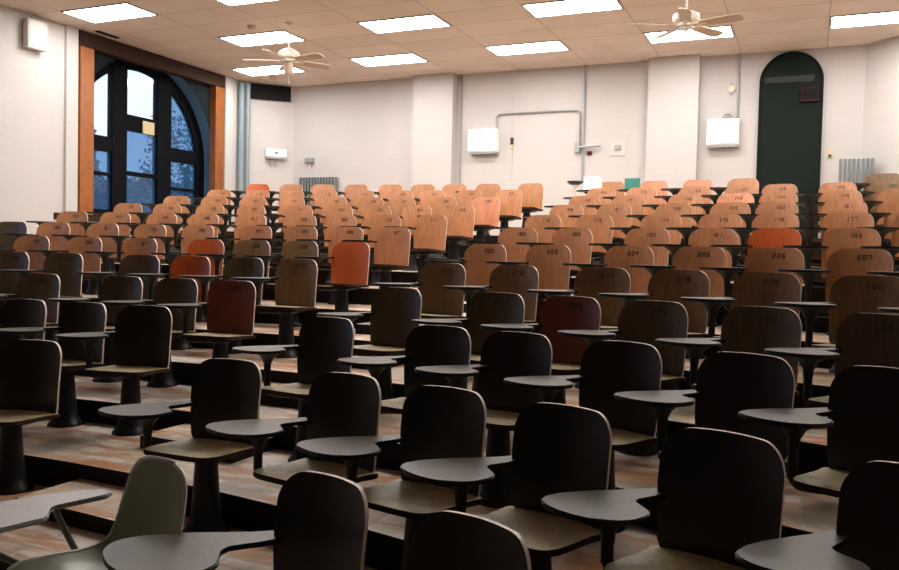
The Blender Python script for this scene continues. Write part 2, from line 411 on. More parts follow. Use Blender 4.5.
# ---- plain window nearer the lectern
win2 = tag(bpy.data.objects.new('window_2', None), kind='structure'); C.objects.link(win2)
bm = bmesh.new()
for i in range(4):
    yy = V0 + (V1 - V0 - .14) * i / 3; box(bm, (XL - .12, yy, VZ0), (XL - .04, yy + .14, VZ1))
for z in (VZ0, 2.9, VZ1 - .1): box(bm, (XL - .115, V0, z), (XL - .045, V1, z + .1))
struct('window_frame', bm, 'winframe', win2)
for i in range(3):
    yy = V0 + .14 + (V1 - V0 - .14) * i / 3
    bm = bmesh.new(); box(bm, (XL - .084, yy, VZ0 + .1), (XL - .076, yy + (V1 - V0 - .14) / 3 - .14, VZ1 - .1)); struct('window_pane', bm, 'glassdusk', win2)
bm = bmesh.new(); box(bm, (XL - .04, V0 - .1, VZ0 - .06), (XL + .06, V1 + .1, VZ0 - .001), bev=.006); struct('window_sill', bm, 'framewood', win2)

# ---- arched doorway at the back
DX0, DX1, DRY = -.815, .095, YB
dc, dr = (DX0 + DX1) / 2, (DX1 - DX0) / 2; zc = EYE + 3.23 - dr
door = tag(bpy.data.objects.new('door_1', None), kind='structure'); C.objects.link(door)
def dpoly(r, z0): return [(dc - r, z0)] + [(dc + r * math.cos(PI - PI * i / 28), zc + r * math.sin(PI - PI * i / 28)) for i in range(29)] + [(dc + r, z0)]
Z11 = rowZ(10)
bm = bmesh.new(); extrude_poly(bm, dpoly(dr, Z11), YB - .02, YB + .01, 'y'); struct('door_panel', bm, 'doorgreen', door)
bm = bmesh.new(); A, B = dpoly(dr - .03, Z11), dpoly(dr, Z11)
for i in range(len(A) - 1):
    pass
va = [[bm.verts.new((p[0], y, p[1])) for p in A] for y in (YB - .045, YB - .02)]; vb = [[bm.verts.new((p[0], y, p[1])) for p in B] for y in (YB - .045, YB - .02)]
for i in range(len(A) - 1):
    bm.faces.new((va[0][i], va[0][i + 1], vb[0][i + 1], vb[0][i])); bm.faces.new((va[0][i], va[0][i + 1], va[1][i + 1], va[1][i])); bm.faces.new((vb[0][i], vb[0][i + 1], vb[1][i + 1], vb[1][i]))
struct('door_frame', bm, 'doorgreen', door)
bm = bmesh.new(); box(bm, (dc - .38, YB - .035, EYE + 2.77), (dc + .32, YB - .02, EYE + 2.86)); struct('door_transom_strip', bm, 'doorbar', door)
es = thing('exit_sign', 'small dark sign with a dull red edge on the dark arched door', 'sign', (-.095, YB - .02, EYE + 2.565))
bm = bmesh.new()
for lo, hi in (((-.125, -.05, .085), (.125, 0, .105)), ((-.125, -.05, -.105), (.125, 0, -.085)), ((-.125, -.05, -.085), (-.105, 0, .085)), ((.105, -.05, -.085), (.125, 0, .085))): box(bm, lo, hi)
obj('sign_frame', bm, 'redsign', es)
bm = bmesh.new(); box(bm, (-.105, -.04, -.085), (.105, 0, .085)); obj('sign_face', bm, 'vent', es)

# ------------------------------------------------------------------ lights and fans
def light_fixture(x, y, label, lit=True):
    t = thing('ceiling_light', label, 'ceiling light', (x, y, CEIL), 0, 'recessed fluorescent ceiling panels')
    W, H = .6, .295
    bm = bmesh.new()
    for lo, hi in (((-W, -H, -.012), (W, -H + .022, .0)), ((-W, H - .022, -.012), (W, H, .0)), ((-W, -H + .022, -.012), (-W + .022, H - .022, .0)), ((W - .022, -H + .022, -.012), (W, H - .022, .0))): box(bm, lo, hi)
    obj('light_frame', bm, 'steel', t)
    bm = bmesh.new(); box(bm, (-W + .022, -H + .022, -.008), (W - .022, H - .022, -.001)); obj('light_diffuser', bm, 'diffuser' if lit else 'unlit', t)
LX = -9.0227; LYA = 12.2462
rowname = {'A': 'row nearest the back wall', 'B': 'second row from the back wall', 'C': 'third row from the back wall', 'D': 'fourth row from the back wall'}
ords = ['first', 'second', 'third', 'fourth', 'fifth', 'sixth']
for i, (rn, cols) in enumerate((('A', (0, 2, 4, 6, 8)), ('B', (1, 3, 5, 7)), ('C', (0, 2, 4, 6, 8)), ('D', (1, 3, 5, 7)))):
    for j, c in enumerate(cols):
        light_fixture(LX + c * 1.2192, LYA - i * 1.8288, 'bright white ceiling panel, %s from the window in the %s' % (ords[j], rowname[rn]))
def fan(x, y, label, globe):
    t = thing('ceiling_fan', label, 'ceiling fan', (x, y, CEIL), 0, 'five-blade ceiling fans')
    bm = bmesh.new(); lathe(bm, [(.07, 0), (.068, -.02), (.03, -.06)], 20); obj('ceiling_cup', bm, 'fanwhite', t, True)
    bm = bmesh.new(); lathe(bm, [(.013, -.05), (.013, -.40)], 12); obj('down_rod', bm, 'fanwhite', t, True)
    bm = bmesh.new(); lathe(bm, [(.03, -.36), (.10, -.39), (.15, -.42), (.155, -.47), (.14, -.50), (.09, -.52), (.085, -.545), (.06, -.56)], 28); obj('motor_housing', bm, 'fanwhite', t, True)
    for k in range(5):
        a = math.radians(-12 + 72 * k); R = Matrix.Rotation(a, 4, 'Z') @ Matrix.Translation((0, 0, -.535)) @ Matrix.Rotation(-.24, 4, 'X')
        bm = bmesh.new(); o = closed_curve([(.17, -.05), (.4, -.070), (.58, -.076), (.64, -.05), (.65, 0), (.64, .05), (.58, .076), (.4, .070), (.17, .05)], 4)
        slab(bm, o, -.004, .004); bmesh.ops.transform(bm, matrix=R, verts=bm.verts[:]); b = obj('fan_blade', bm, 'fanwood', t)
        bm = bmesh.new(); box(bm, (.07, -.02, -.010), (.23, .02, -.0035)); bmesh.ops.transform(bm, matrix=R, verts=bm.verts[:]); obj('blade_bracket', bm, 'fanwhite', b)
    bm = bmesh.new()
    if globe: lathe(bm, [(.05, -.56), (.062, -.58), (.06, -.72), (.045, -.745), (.01, -.75)], 20)
    else: lathe(bm, [(.06, -.56), (.05, -.585), (.02, -.60), (.004, -.61)], 20)
    obj('light_kit' if globe else 'bottom_cap', bm, 'fanwood' if globe else 'fanwhite', t, True)
    bm = bmesh.new(); z = -.75 if globe else -.6; tube(bm, [(.02, -.02, z + .03), (.02, -.02, z - .08)], .003, 6); lathe(bm, [(.003, z - .08), (.009, z - .1), (.003, z - .12)], 8, Matrix.Translation((.02, -.02, 0))); obj('pull_chain', bm, 'fanwhite', t)
fan(-6.90, 9.83, 'cream ceiling fan with a cylinder light kit, nearer the arched window', True)
fan(-1.41, 9.83, 'cream ceiling fan in front of the panel above the white cabinet, nearer the door', False)
for (x, y), lb in (((-7.52, 9.79), 'small round smoke detector on the ceiling above the window-side fan'), ((-9.3, 12.75), 'small round detector on the ceiling near the corner vent')):
    bm = bmesh.new(); lathe(bm, [(.07, 0), (.07, -.02), (.05, -.045), (.015, -.05)], 20)
    tag(obj('smoke_detector', bm, 'fanwood', None, True, (x, y, CEIL)), lb, 'smoke detector', 'round ceiling detectors')

# ------------------------------------------------------------------ fittings on the walls
def back(x, z): return (x, YB + .004, EYE + z)
def cabinet(x0, x1, z0, z1, label, d=.14):
    t = thing('wall_cabinet', label, 'cabinet', ((x0 + x1) / 2, YB, EYE + z0), 0, 'white metal wall cabinets'); w, h = (x1 - x0) / 2, z1 - z0
    bm = bmesh.new(); box(bm, (-w, -d, 0), (w, 0, h), bev=.006); obj('cabinet_body', bm, 'white', t)
    bm = bmesh.new(); box(bm, (-w + .012, -d - .012, .02), (w - .012, -d, h - .012), bev=.004); dd = obj('door', bm, 'white', t)
    bm = bmesh.new(); box(bm, (-.012, -d - .02, h - .075), (.012, -d - .012, h - .04)); obj('latch', bm, 'grey', dd)
    bm = bmesh.new(); box(bm, (-w + .03, -d + .01, -.035), (w - .005, -.0, 0)); obj('base_rail', bm, 'grey', t)
cabinet(-5.645, -5.10, 1.845, 2.25, 'white metal cabinet on the back wall under the long bent conduit')
cabinet(-1.565, -1.085, 1.835, 2.235, 'white metal cabinet on the back wall beside the dark arched door')
def conduit(pts, label, r=.017, mi='grey', n=8):
    bm = bmesh.new(); tube(bm, pts, r, n); return tag(obj('conduit', bm, mi, None, True), label, 'conduit')
y = YB - .025
conduit([(-5.15, y, EYE + 2.25)] + [Vector(p) for p in smooth_path([(-5.15, y, EYE + 2.40), (-5.145, y, EYE + 2.46), (-5.10, y, EYE + 2.505), (-5.02, y, EYE + 2.51)], 4)] +
        [Vector(p) for p in smooth_path([(-3.77, y, EYE + 2.51), (-3.69, y, EYE + 2.50), (-3.655, y, EYE + 2.45), (-3.65, y, EYE + 2.36)], 4)] + [(-3.65, y, EYE + 1.975)],
        'grey conduit bending from the cabinet top across and down the back wall')
conduit([(-3.58, y, EYE + 1.3), (-3.58, y, CEIL)], 'straight grey conduit from ceiling to seats in the middle of the back wall', .02)
conduit([(-4.85, YB - .004, EYE + 1.3), (-4.86, YB - .004, CEIL)], 'thin painted conduit above the small black wall switch', .007, 'wallx')
conduit([(-1.13, y, EYE + 2.235), (-1.13, y, CEIL)], 'grey conduit rising from the door-side cabinet to the ceiling', .018)
conduit([(-5.83, YB - .02, EYE + 1.2), (-5.83, YB - .02, EYE + 2.27), (-5.83, YB - .02, CEIL)], 'thin conduit hugging the pilaster beside the white cabinet', .010)
jb = thing('junction_box', 'grey junction box with a short side pipe below the bent conduit', 'junction box', (-3.668, YB, EYE + 1.88))
bm = bmesh.new(); box(bm, (-.05, -.07, -.09), (.04, 0, .09), bev=.006); obj('box_body', bm, 'grey', jb)
bm = bmesh.new(); tube(bm, [(.03, -.075, 0), (.40, -.075, .015)], .018, 8); obj('side_pipe', bm, 'grey', jb, True)
th = thing('thermostat', 'framed thermostat plate with dark dial on the back wall', 'thermostat', (-2.99, YB + .004, EYE + 1.855))
bm = bmesh.new(); box(bm, (-.13, -.02, -.13), (.13, 0, .11), bev=.004); obj('plate', bm, 'offwhite', th)
bm = bmesh.new(); box(bm, (-.055, -.05, -.035), (.045, -.02, .045), bev=.004); obj('dial', bm, 'grey', th)
def small(name, x, z, w, h, d, m, label, cat):
    bm = bmesh.new(); box(bm, (-w / 2, -d, -h / 2), (w / 2, 0, h / 2), bev=min(w, h, d) * .15)
    return tag(obj(name, bm, m, None, False, back(x, z)), label, cat)
small('fire_button', -3.47, 1.78, .08, .06, .04, 'redsign', 'small reddish button box under the junction box pipe', 'button')
sw = thing('wall_switch', 'small black switch with pale plate on the thin conduit', 'switch', back(-4.855, 2.0))
bm = bmesh.new(); box(bm, (-.025, -.045, -.03), (.025, -.01, .09), bev=.004); obj('toggle', bm, 'black', sw)
bm = bmesh.new(); box(bm, (-.035, -.03, -.10), (.035, 0, -.03), bev=.004); obj('plate', bm, 'yellow', sw)
sw = thing('light_switch', 'yellowed light switch plate between the arched door and radiator', 'switch', back(.215, 1.66))
bm = bmesh.new(); box(bm, (-.04, -.018, -.06), (.04, 0, .06), bev=.004); obj('plate', bm, 'yellow', sw)
bm = bmesh.new(); box(bm, (-.02, -.04, -.04), (.02, -.018, -.01), bev=.003); obj('toggle', bm, 'black', sw)
bell = thing('alarm_bell', 'round pale alarm bell on the conduit above the door-side cabinet', 'bell', back(-1.225, 2.72))
bm = bmesh.new(); lathe(bm, [(.07, 0), (.07, .02), (.05, .05), (.01, .06)], 20, Matrix.Rotation(PI / 2, 4, 'X')); obj('gong', bm, 'fanwhite', bell, True)
bm = bmesh.new(); box(bm, (-.03, -.03, -.09), (.02, 0, .09), bev=.004); obj('bell_bracket', bm, 'grey', bell)
hn = thing('cable_clamp', 'grey round clamp on top of the door-side white cabinet', 'clamp', back(-1.27, 2.235))
bm = bmesh.new(); tube(bm, [(-.06, -.06, .0), (-.06, -.06, .05), (-.03, -.06, .09), (.03, -.06, .09), (.06, -.06, .05), (.06, -.06, .0)], .018, 8); obj('hoop', bm, 'grey', hn, True)
bm = bmesh.new(); box(bm, (-.075, -.10, 0), (.115, -.02, .025)); obj('clamp_base', bm, 'grey', hn)
def radiator(x0, x1, z0, z1, n, label, off=.10):
    t = thing('radiator', label, 'radiator', ((x0 + x1) / 2, YB - off, z0), 0, 'grey column radiators'); w = x1 - x0; h = z1 - z0
    for i in range(n):
        x = -w / 2 + w * (i + .5) / n; bm = bmesh.new(); q = w / n * .35
        box(bm, (x - q, -.07, .06), (x + q, .07, h), bev=q * .6); obj('radiator_section', bm, 'steel', t)
    bm = bmesh.new(); tube(bm, [(-w / 2, 0, .12), (w / 2, 0, .12)], .025, 8); obj('radiator_pipe', bm, 'steel', t)
    bm = bmesh.new(); box(bm, (-w / 2 + .02, -.05, 0), (-w / 2 + .06, .05, .07)); box(bm, (w / 2 - .06, -.05, 0), (w / 2 - .02, .05, .07)); obj('radiator_feet', bm, 'steel', t)
radiator(-9.20, -8.36, Z11, EYE + 1.46, 13, 'low grey radiator on the back wall near the cut window corner')
radiator(.33, .80, Z11, EYE + 1.545, 8, 'grey radiator by the light switch and arched door', .32)
bx = thing('valve_box', 'small dark box with pipe stub above the low radiator', 'valve box', back(-9.03, 1.80))
bm = bmesh.new(); box(bm, (-.09, -.09, -.045), (.09, 0, .045), bev=.006); obj('box_body', bm, 'grey', bx)
bm = bmesh.new(); tube(bm, [(0, -.03, -.04), (0, -.03, -.16)], .015, 8); obj('pipe_stub', bm, 'fanwhite', bx)
# cut corner on the window side: dispenser, grille, painted pipe chase
cdir = Vector((1, 1, 0)).normalized(); cn = Vector((1, -1, 0)).normalized()
def corner_pt(t, z): return Vector((XL, YB - LCH, 0)) + cdir * t + Vector((0, 0, z))
ds = thing('dispenser', 'white wall dispenser with hanging cables on the cut corner wall', 'dispenser', corner_pt(.66, EYE + 1.90), PI / 4)
bm = bmesh.new(); box(bm, (-.20, -.12, -.05), (.20, 0, .10), bev=.012); obj('dispenser_body', bm, 'white', ds)
bm = bmesh.new(); box(bm, (-.20, -.11, -.085), (.18, -.01, -.05)); obj('base_rail', bm, 'grey', ds)
bm = bmesh.new(); box(bm, (-.03, -.128, .01), (.03, -.12, .04)); obj('dispenser_window', bm, 'black', ds)
for x in (-.1, 0.0):
    bm = bmesh.new(); tube(bm, [(x, -.06, -.085), (x + .01, -.06, -.2), (x, -.06, -.24)], .012, 6); obj('cable', bm, 'grey', ds)
bm = bmesh.new(); box(bm, (-.46, -.04, -.30), (.32, 0, -.02)); box(bm, (-.46, -.045, -.31), (.32, -.03, -.29))
g = tag(obj('air_grille', bm, 'vent', None, False, corner_pt(.62, CEIL)), 'dark air grille high on the cut corner wall', 'air grille'); g.rotation_euler = (0, 0, PI / 4)
bm = bmesh.new(); lathe(bm, [(.06, 0), (.06, CEIL - 1.6)], 16); lathe(bm, [(.045, 0), (.045, CEIL - 1.6)], 16, Matrix.Translation((.10, .07, 0)))
tag(obj('riser_pipes', bm, 'chase', None, True, (XL + .09, YB - LCH - .12, 1.55)), 'pair of blue-grey painted pipes in the window-side corner', 'pipes')
sp = thing('wall_speaker', 'white loudspeaker box high on the wall before the arched window', 'loudspeaker', (XL, 8.26, EYE + 2.96))
bm = bmesh.new(); box(bm, (0.03, -.16, -.20), (.13, .16, .20), bev=.01); obj('speaker_body', bm, 'offwhite', sp)
bm = bmesh.new(); box(bm, (0, -.06, -.1), (.03, .06, .1)); obj('speaker_bracket', bm, 'grey', sp)
bm = bmesh.new(); box(bm, (.13, -.14, -.18), (.136, .14, .18), bev=.002); obj('speaker_grille', bm, 'offwhite', sp)
bm = bmesh.new(); box(bm, (-.03, -.21, -.012), (.05, .21, 0)); tag(obj('ceiling_slot', bm, 'vent', None, False, (XL + .20, 9.43, CEIL)), 'thin dark slot in the ceiling above the window header', 'vent')

# ------------------------------------------------------------------ the lecture chairs
HW = .212                                           # half width of a backrest
def backrest_bm():
    """curved plywood back, rounded upper corners; material 0 veneer, 1 bare edge"""
    bm = bmesh.new(); nx, z0, z1, rc = 14, .405, .837, .10
    zs = [z0, z0 + .012, z0 + .05, .55, .65, z1 - rc] + [z1 - rc + rc * math.sin(a) for a in [PI / 2 * i / 8 for i in range(1, 9)]]
    def hw(z):
        base = HW * (.945 + .055 * min(1, (z - z0) / .22))
        if z < z0 + .03: base -= .02 * (1 - (z - z0) / .03)
        if z > z1 - rc:
            q = (z - (z1 - rc)) / rc; base = base - rc * .92 * (1 - math.sqrt(max(0, 1 - q * q)))
        return base
    def y(s, z, w): 
        x = s * w
        return .165 + (z - z0) * .085 - .045 * (x / HW) ** 2 - .012 * math.sin(PI * (z - z0) / (z1 - z0))
    F, B = [], []
    for z in zs:
        w = hw(z); f, b = [], []
        for i in range(nx + 1):
            s = -1 + 2 * i / nx; zz = z + (.010 * (1 - (s * w / HW) ** 2) if z > z1 - rc - .001 else 0)
            f.append(bm.verts.new((s * w, y(s, z, w), zz))); b.append(bm.verts.new((s * w * 1.0, y(s, z, w) + .015, zz)))
        F.append(f); B.append(b)
    for j in range(len(zs) - 1):
        for i in range(nx):
            bm.faces.new((F[j][i], F[j][i + 1], F[j + 1][i + 1], F[j + 1][i]))
            bm.faces.new((B[j][i], B[j + 1][i], B[j + 1][i + 1], B[j][i + 1]))
        for i in (0, nx): bm.faces.new((F[j][i], F[j + 1][i], B[j + 1][i], B[j][i])).material_index = 1
    for i in range(nx):
        for j in (0, len(zs) - 1): bm.faces.new((F[j][i], F[j][i + 1], B[j][i + 1], B[j][i])).material_index = 1
    return bm
def seat_bm():
    bm = bmesh.new(); o = [(-.19, .15), (.19, .15), (.205, .05), (.21, -.12), (.20, -.21), (.15, -.245), (0, -.252), (-.15, -.245), (-.20, -.21), (-.21, -.12), (-.205, .05)]
    o = closed_curve(o, 4); slab(bm, o, -.012, .012, .004, 0, 1)
    bmesh.ops.triangulate(bm, faces=[f for f in bm.faces if len(f.verts) > 4])
    bmesh.ops.transform(bm, matrix=Matrix.Translation((0, 0, .425)) @ Matrix.Rotation(-.05, 4, 'X'), verts=bm.verts[:])
    return bm
def pedestal_bm():
    bm = bmesh.new(); lathe(bm, [(.118, 0), (.116, .012), (.10, .03), (.085, .06), (.075, .10), (.066, .2), (.058, .32), (.056, .37), (.085, .39), (.085, .405)], 24)
    for i in range(3):
        a = 2 * PI * (i + .25) / 3; lathe(bm, [(.010, .015), (.010, .028), (.004, .032)], 8, Matrix.Translation((.10 * math.cos(a), .10 * math.sin(a), 0)))
    return bm
def strap_bm():
    bm = bmesh.new()
    for x in (-.07, .07):
        tube(bm, smooth_path([(x, .02, .392), (x, .12, .390), (x, .17, .40), (x, .190, .44), (x, .195, .50), (x, .201, .57)], 4), .013, 8, 0, .6)
    box(bm, (-.15, -.12, .398), (.15, .10, .408)); return bm
TAB = [(-.185, .02), (-.19, .12), (-.212, .195), (-.18, .235), (-.118, .27), (-.095, .33), (-.115, .40), (-.17, .455), (-.26, .475), (-.36, .458), (-.412, .42), (-.42, .36), (-.378, .26), (-.32, .17), (-.272, .10), (-.238, .03), (-.212, -.005)]
def tablet_bm():
    """writing board on the sitter's right: narrow arm that widens to a rounded board"""
    bm = bmesh.new(); o = closed_curve([(x, .20 - y) for x, y in TAB], 3); slab(bm, o, .600, .618, .004, 0, 1)
    bmesh.ops.triangulate(bm, faces=[f for f in bm.faces if len(f.verts) > 4]); return bm
PX, PY = -.25, -.09
def post_bm():
    bm = bmesh.new(); pts = [(PX, PY, .57), (PX, PY, .42), (PX, PY, .425), (PX + .025, PY + .005, .396), (PX + .09, PY + .03, .391), (-.04, 0, .391)]
    tube(bm, pts[:1] + smooth_path(pts[1:5], 4) + pts[5:], .021, 10); return bm
def flare_bm():
    bm = bmesh.new(); lathe(bm, [(.024, .49), (.026, .525), (.045, .56), (.085, .59), (.10, .5995)], 16, Matrix.Translation((PX, PY, 0))); 
    for v in bm.verts: v.co.y = PY + (v.co.y - PY) * .7
    return bm
SEG = {'0': 'abcdef', '1': 'bc', '2': 'abged', '3': 'abgcd', '4': 'fgbc', '5': 'afgcd', '6': 'afgedc', '7': 'abc', '8': 'abcdefg', '9': 'abcdfg'}
def number_bm(txt):
    """stencilled seat number near the upper rim"""
    bm = bmesh.new(); w, h, s = .024, .036, .0065
    for i, ch in enumerate(txt):
        cx = (i - (len(txt) - 1) / 2) * .036 + .02
        for sg in SEG[ch]:
            x0, x1, z0, z1 = {'a': (-w/2, w/2, h/2 - s, h/2), 'd': (-w/2, w/2, -h/2, -h/2 + s), 'g': (-w/2, w/2, -s/2, s/2), 'b': (w/2 - s, w/2, 0, h/2), 'c': (w/2 - s, w/2, -h/2, 0), 'e': (-w/2, -w/2 + s, -h/2, 0), 'f': (-w/2, -w/2 + s, 0, h/2)}[sg]
            z = .785; zm = z + (z0 + z1) / 2; yy = .165 + (zm - .405) * .085 - .045 * (cx / HW) ** 2 - .012 * math.sin(PI * (zm - .405) / .432) + .0006
            box(bm, (cx + x0, yy - .004, z + z0), (cx + x1, yy + .002, z + z1))
    return bm
MESH = {}
def shared(name, bm, mats, smooth=False):
    o = obj(name, bm, mats, None, smooth); MESH[name + str(mats[0])] = o.data; C.objects.unlink(o); d = o.data; bpy.data.objects.remove(o); return d
TONES = ['umber', 'tan', 'brown', 'dark', 'red', 'maroon', 'pink']
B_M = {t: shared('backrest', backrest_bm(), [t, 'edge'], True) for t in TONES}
S_M = shared('seat', seat_bm(), ['seat', 'headwood']); P_M = shared('pedestal', pedestal_bm(), ['iron'], True); K_M = shared('back_strap', strap_bm(), ['iron'], True)
T_M = shared('tablet', tablet_bm(), ['tablet', 'iron']); Q_M = shared('tablet_post', post_bm(), ['iron'], True); F_M = shared('tablet_bracket', flare_bm(), ['iron'], True)
def part(name, data, parent):
    o = bpy.data.objects.new(name, data); C.objects.link(o); o.parent = parent; return o
ROW = {-1: 'front', 0: 'second', 1: 'third', 2: 'fourth', 3: 'fifth', 4: 'sixth', 5: 'seventh', 6: 'eighth', 7: 'ninth', 8: 'tenth', 9: 'eleventh', 10: 'rearmost'}
NTH = ['first', 'second', 'third', 'fourth', 'fifth', 'sixth', 'seventh', 'eighth', 'ninth', 'tenth']
LOOK = {'umber': 'umber-shaded plywood', 'tan': 'tan plywood', 'brown': 'brown-shaded plywood', 'dark': 'shade-darkened plywood', 'red': 'red-orange', 'maroon': 'maroon', 'pink': 'salmon pink'}
# across the rows: distances from the window side to the door side
LEFT = {0: [-4.18], 1: [-5.27, -4.73, -4.15], 2: [-6.04, -5.22, -4.68, -4.12],
 3: [-7.22, -6.64, -5.81, -5.26, -4.69, -4.13], 4: [-7.84, -7.23, -6.58, -5.79, -5.25, -4.70, -4.12],
 5: [-8.91, -8.39, -7.78, -7.18, -6.57, -5.83, -5.26, -4.69, -4.12], 6: [-8.92, -8.35, -7.72, -7.15, -6.50, -5.81, -5.27, -4.68, -4.09],
 7: [-8.89, -8.32, -7.70, -7.10, -6.40, -5.82, -5.26, -4.69, -4.10], 8: [-8.85, -8.27, -7.66, -7.06, -6.40, -5.83, -5.34, -4.72, -4.09],
 9: [-8.81, -8.18, -7.60, -7.03, -6.43, -5.80, -5.28, -4.70, -4.07], 10: [-8.74, -8.16, -7.59, -7.01, -6.40, -5.84, -5.30, -4.73, -4.03]}
RIGHT = {-1: [-1.40, -.81], 0: [-2.70, -1.95, -1.39, -.84, -.25, .29], 1: [-2.69, -1.88, -1.39, -.82, -.25, .28], 2: [-2.67, -1.88, -1.36, -.83, -.24, .32],
 3: [-2.71, -2.08, -1.36, -.81, -.25, .32, .86], 4: [-2.69, -2.08, -1.36, -.79, -.25, .30, .84], 5: [-2.68, -2.12, -1.38, -.79, -.28, .29, .84],
 6: [-2.70, -2.12, -1.40, -.82, -.32, .29, .84], 7: [-2.69, -2.11, -1.42, -.81, -.34, .29, .84], 8: [-2.70, -2.13, -1.42, -.83, -.36, .28, .83],
 9: [-2.70, -2.14, -1.43, -.84, -.38, .26, .80], 10: [-2.76, -2.13, -1.50, -.89, .80]}
TURN = {(0, 'R', 0): .13, (0, 'R', 1): .02, (0, 'L', 0): .15, (1, 'L', 2): .19, (2, 'L', 3): .10}
SWING = {(-1, 'R', 0): (-9, 1.28), (0, 'R', 5): (16, 1.0), (0, 'R', 0): (-5, 1.1), (0, 'R', 1): (-6, 1.12), (0, 'R', 2): (-5, 1.1), (0, 'R', 3): (-3, 1.1), (0, 'R', 4): (-1, 1.05)}       # tablets swung a little out or in on their posts
SPECIAL = {(4, 'L', 6): 'red', (4, 'L', 3): 'red', (3, 'L', 3): 'red', (2, 'L', 3): 'maroon', (5, 'R', 4): 'red', (2, 'R', 2): 'maroon', (8, 'L', 8): 'pink',
           (10, 'R', 1): 'pink', (8, 'R', 3): 'pink', (10, 'L', 0): 'red', (10, 'R', 2): 'pink'}
UMBER = {(3, 'L', 0), (3, 'L', 1), (3, 'L', 2), (3, 'L', 4), (5, 'L', 0)}
DARKER = {(4, 'L', 5), (4, 'L', 4), (3, 'L', 5), (3, 'R', 0), (3, 'R', 1), (5, 'R', 6), (9, 'R', 6), (10, 'R', 4)}
seat_no = 100
for k in range(10, -2, -1):
    for blk, table in (('L', LEFT), ('R', RIGHT)):
        xs = table.get(k, [])
        xs = [x + (-.012 if k < 0 else .014 if k == 0 else .016 if k <= 2 else .012) * (blk == 'R') + .012 * (blk == 'L' and k >= 4) for x in xs]
        for i, x in enumerate(xs):
            R = rowR(k); yb = arcY(R, x); d = Vector((ARC_X - x, ARC_Y - yb, 0)).normalized()
            rz = math.atan2(d.x, -d.y) 
            jit = TURN.get((k, blk, i), random.uniform(-.04, .04))
            tone = SPECIAL.get((k, blk, i)) or ('umber' if (k, blk, i) in UMBER else 'brown' if (k, blk, i) in DARKER else None)
            if tone is None: tone = 'tan' if k >= 4 else 'brown' if k == 3 else 'umber' if k == 2 else 'dark'  # rows step darker toward the front: light fall-off painted into the wood
            n = (len(xs) - i) if blk == 'L' else i + 1
            side = 'window' if blk == 'L' else 'door'
            row = (ROW[k] + ' row') if k != 10 else 'rearmost row'
            lab = '%s chair, %s%s, %s from aisle on %s side' % (LOOK[tone], row, '' if k in (-1, 10) else ' up', NTH[n - 1], side)
            base = Vector((x, yb, rowZ(k))) + d * .175
            t = thing('lecture_chair', lab, 'chair', base, rz + jit, 'tablet-arm lecture chairs in tiered rows')
            part('pedestal', P_M, t); part('seat', S_M, t); part('back_strap', K_M, t); b = part('backrest', B_M[tone], t)
            tb = part('tablet', T_M, t); tb.location.z = .075 if k >= 4 else .06 if k == 3 else .045 if k in (1, 2) else 0; part('tablet_bracket', F_M, tb); po = part('tablet_post', Q_M, t)
            if i and x - xs[i - 1] < .50: tb.location.x = po.location.x = .035
            if (k, blk, i) in SWING:
                a, sc_ = SWING[(k, blk, i)]; Rm = Matrix.Rotation(math.radians(a), 4, 'Z'); pv = Vector((-.2, .14, 0))
                for o in (tb, po):
                    o.rotation_euler.z = math.radians(a); o.location = Vector((0, 0, o.location.z)) + pv - Rm @ pv
                if sc_ != 1: tb.scale = (sc_, sc_, 1); tb.location = Vector((0, 0, tb.location.z)) + pv - Rm @ (pv * sc_); po.location = po.location + Rm @ ((Vector((PX, PY, 0)) - pv) * (sc_ - 1))
            seat_no += 1
            if 2 <= k <= 9 and tone != 'red': obj('seat_lettering', number_bm(str(seat_no)), 'ink', b)

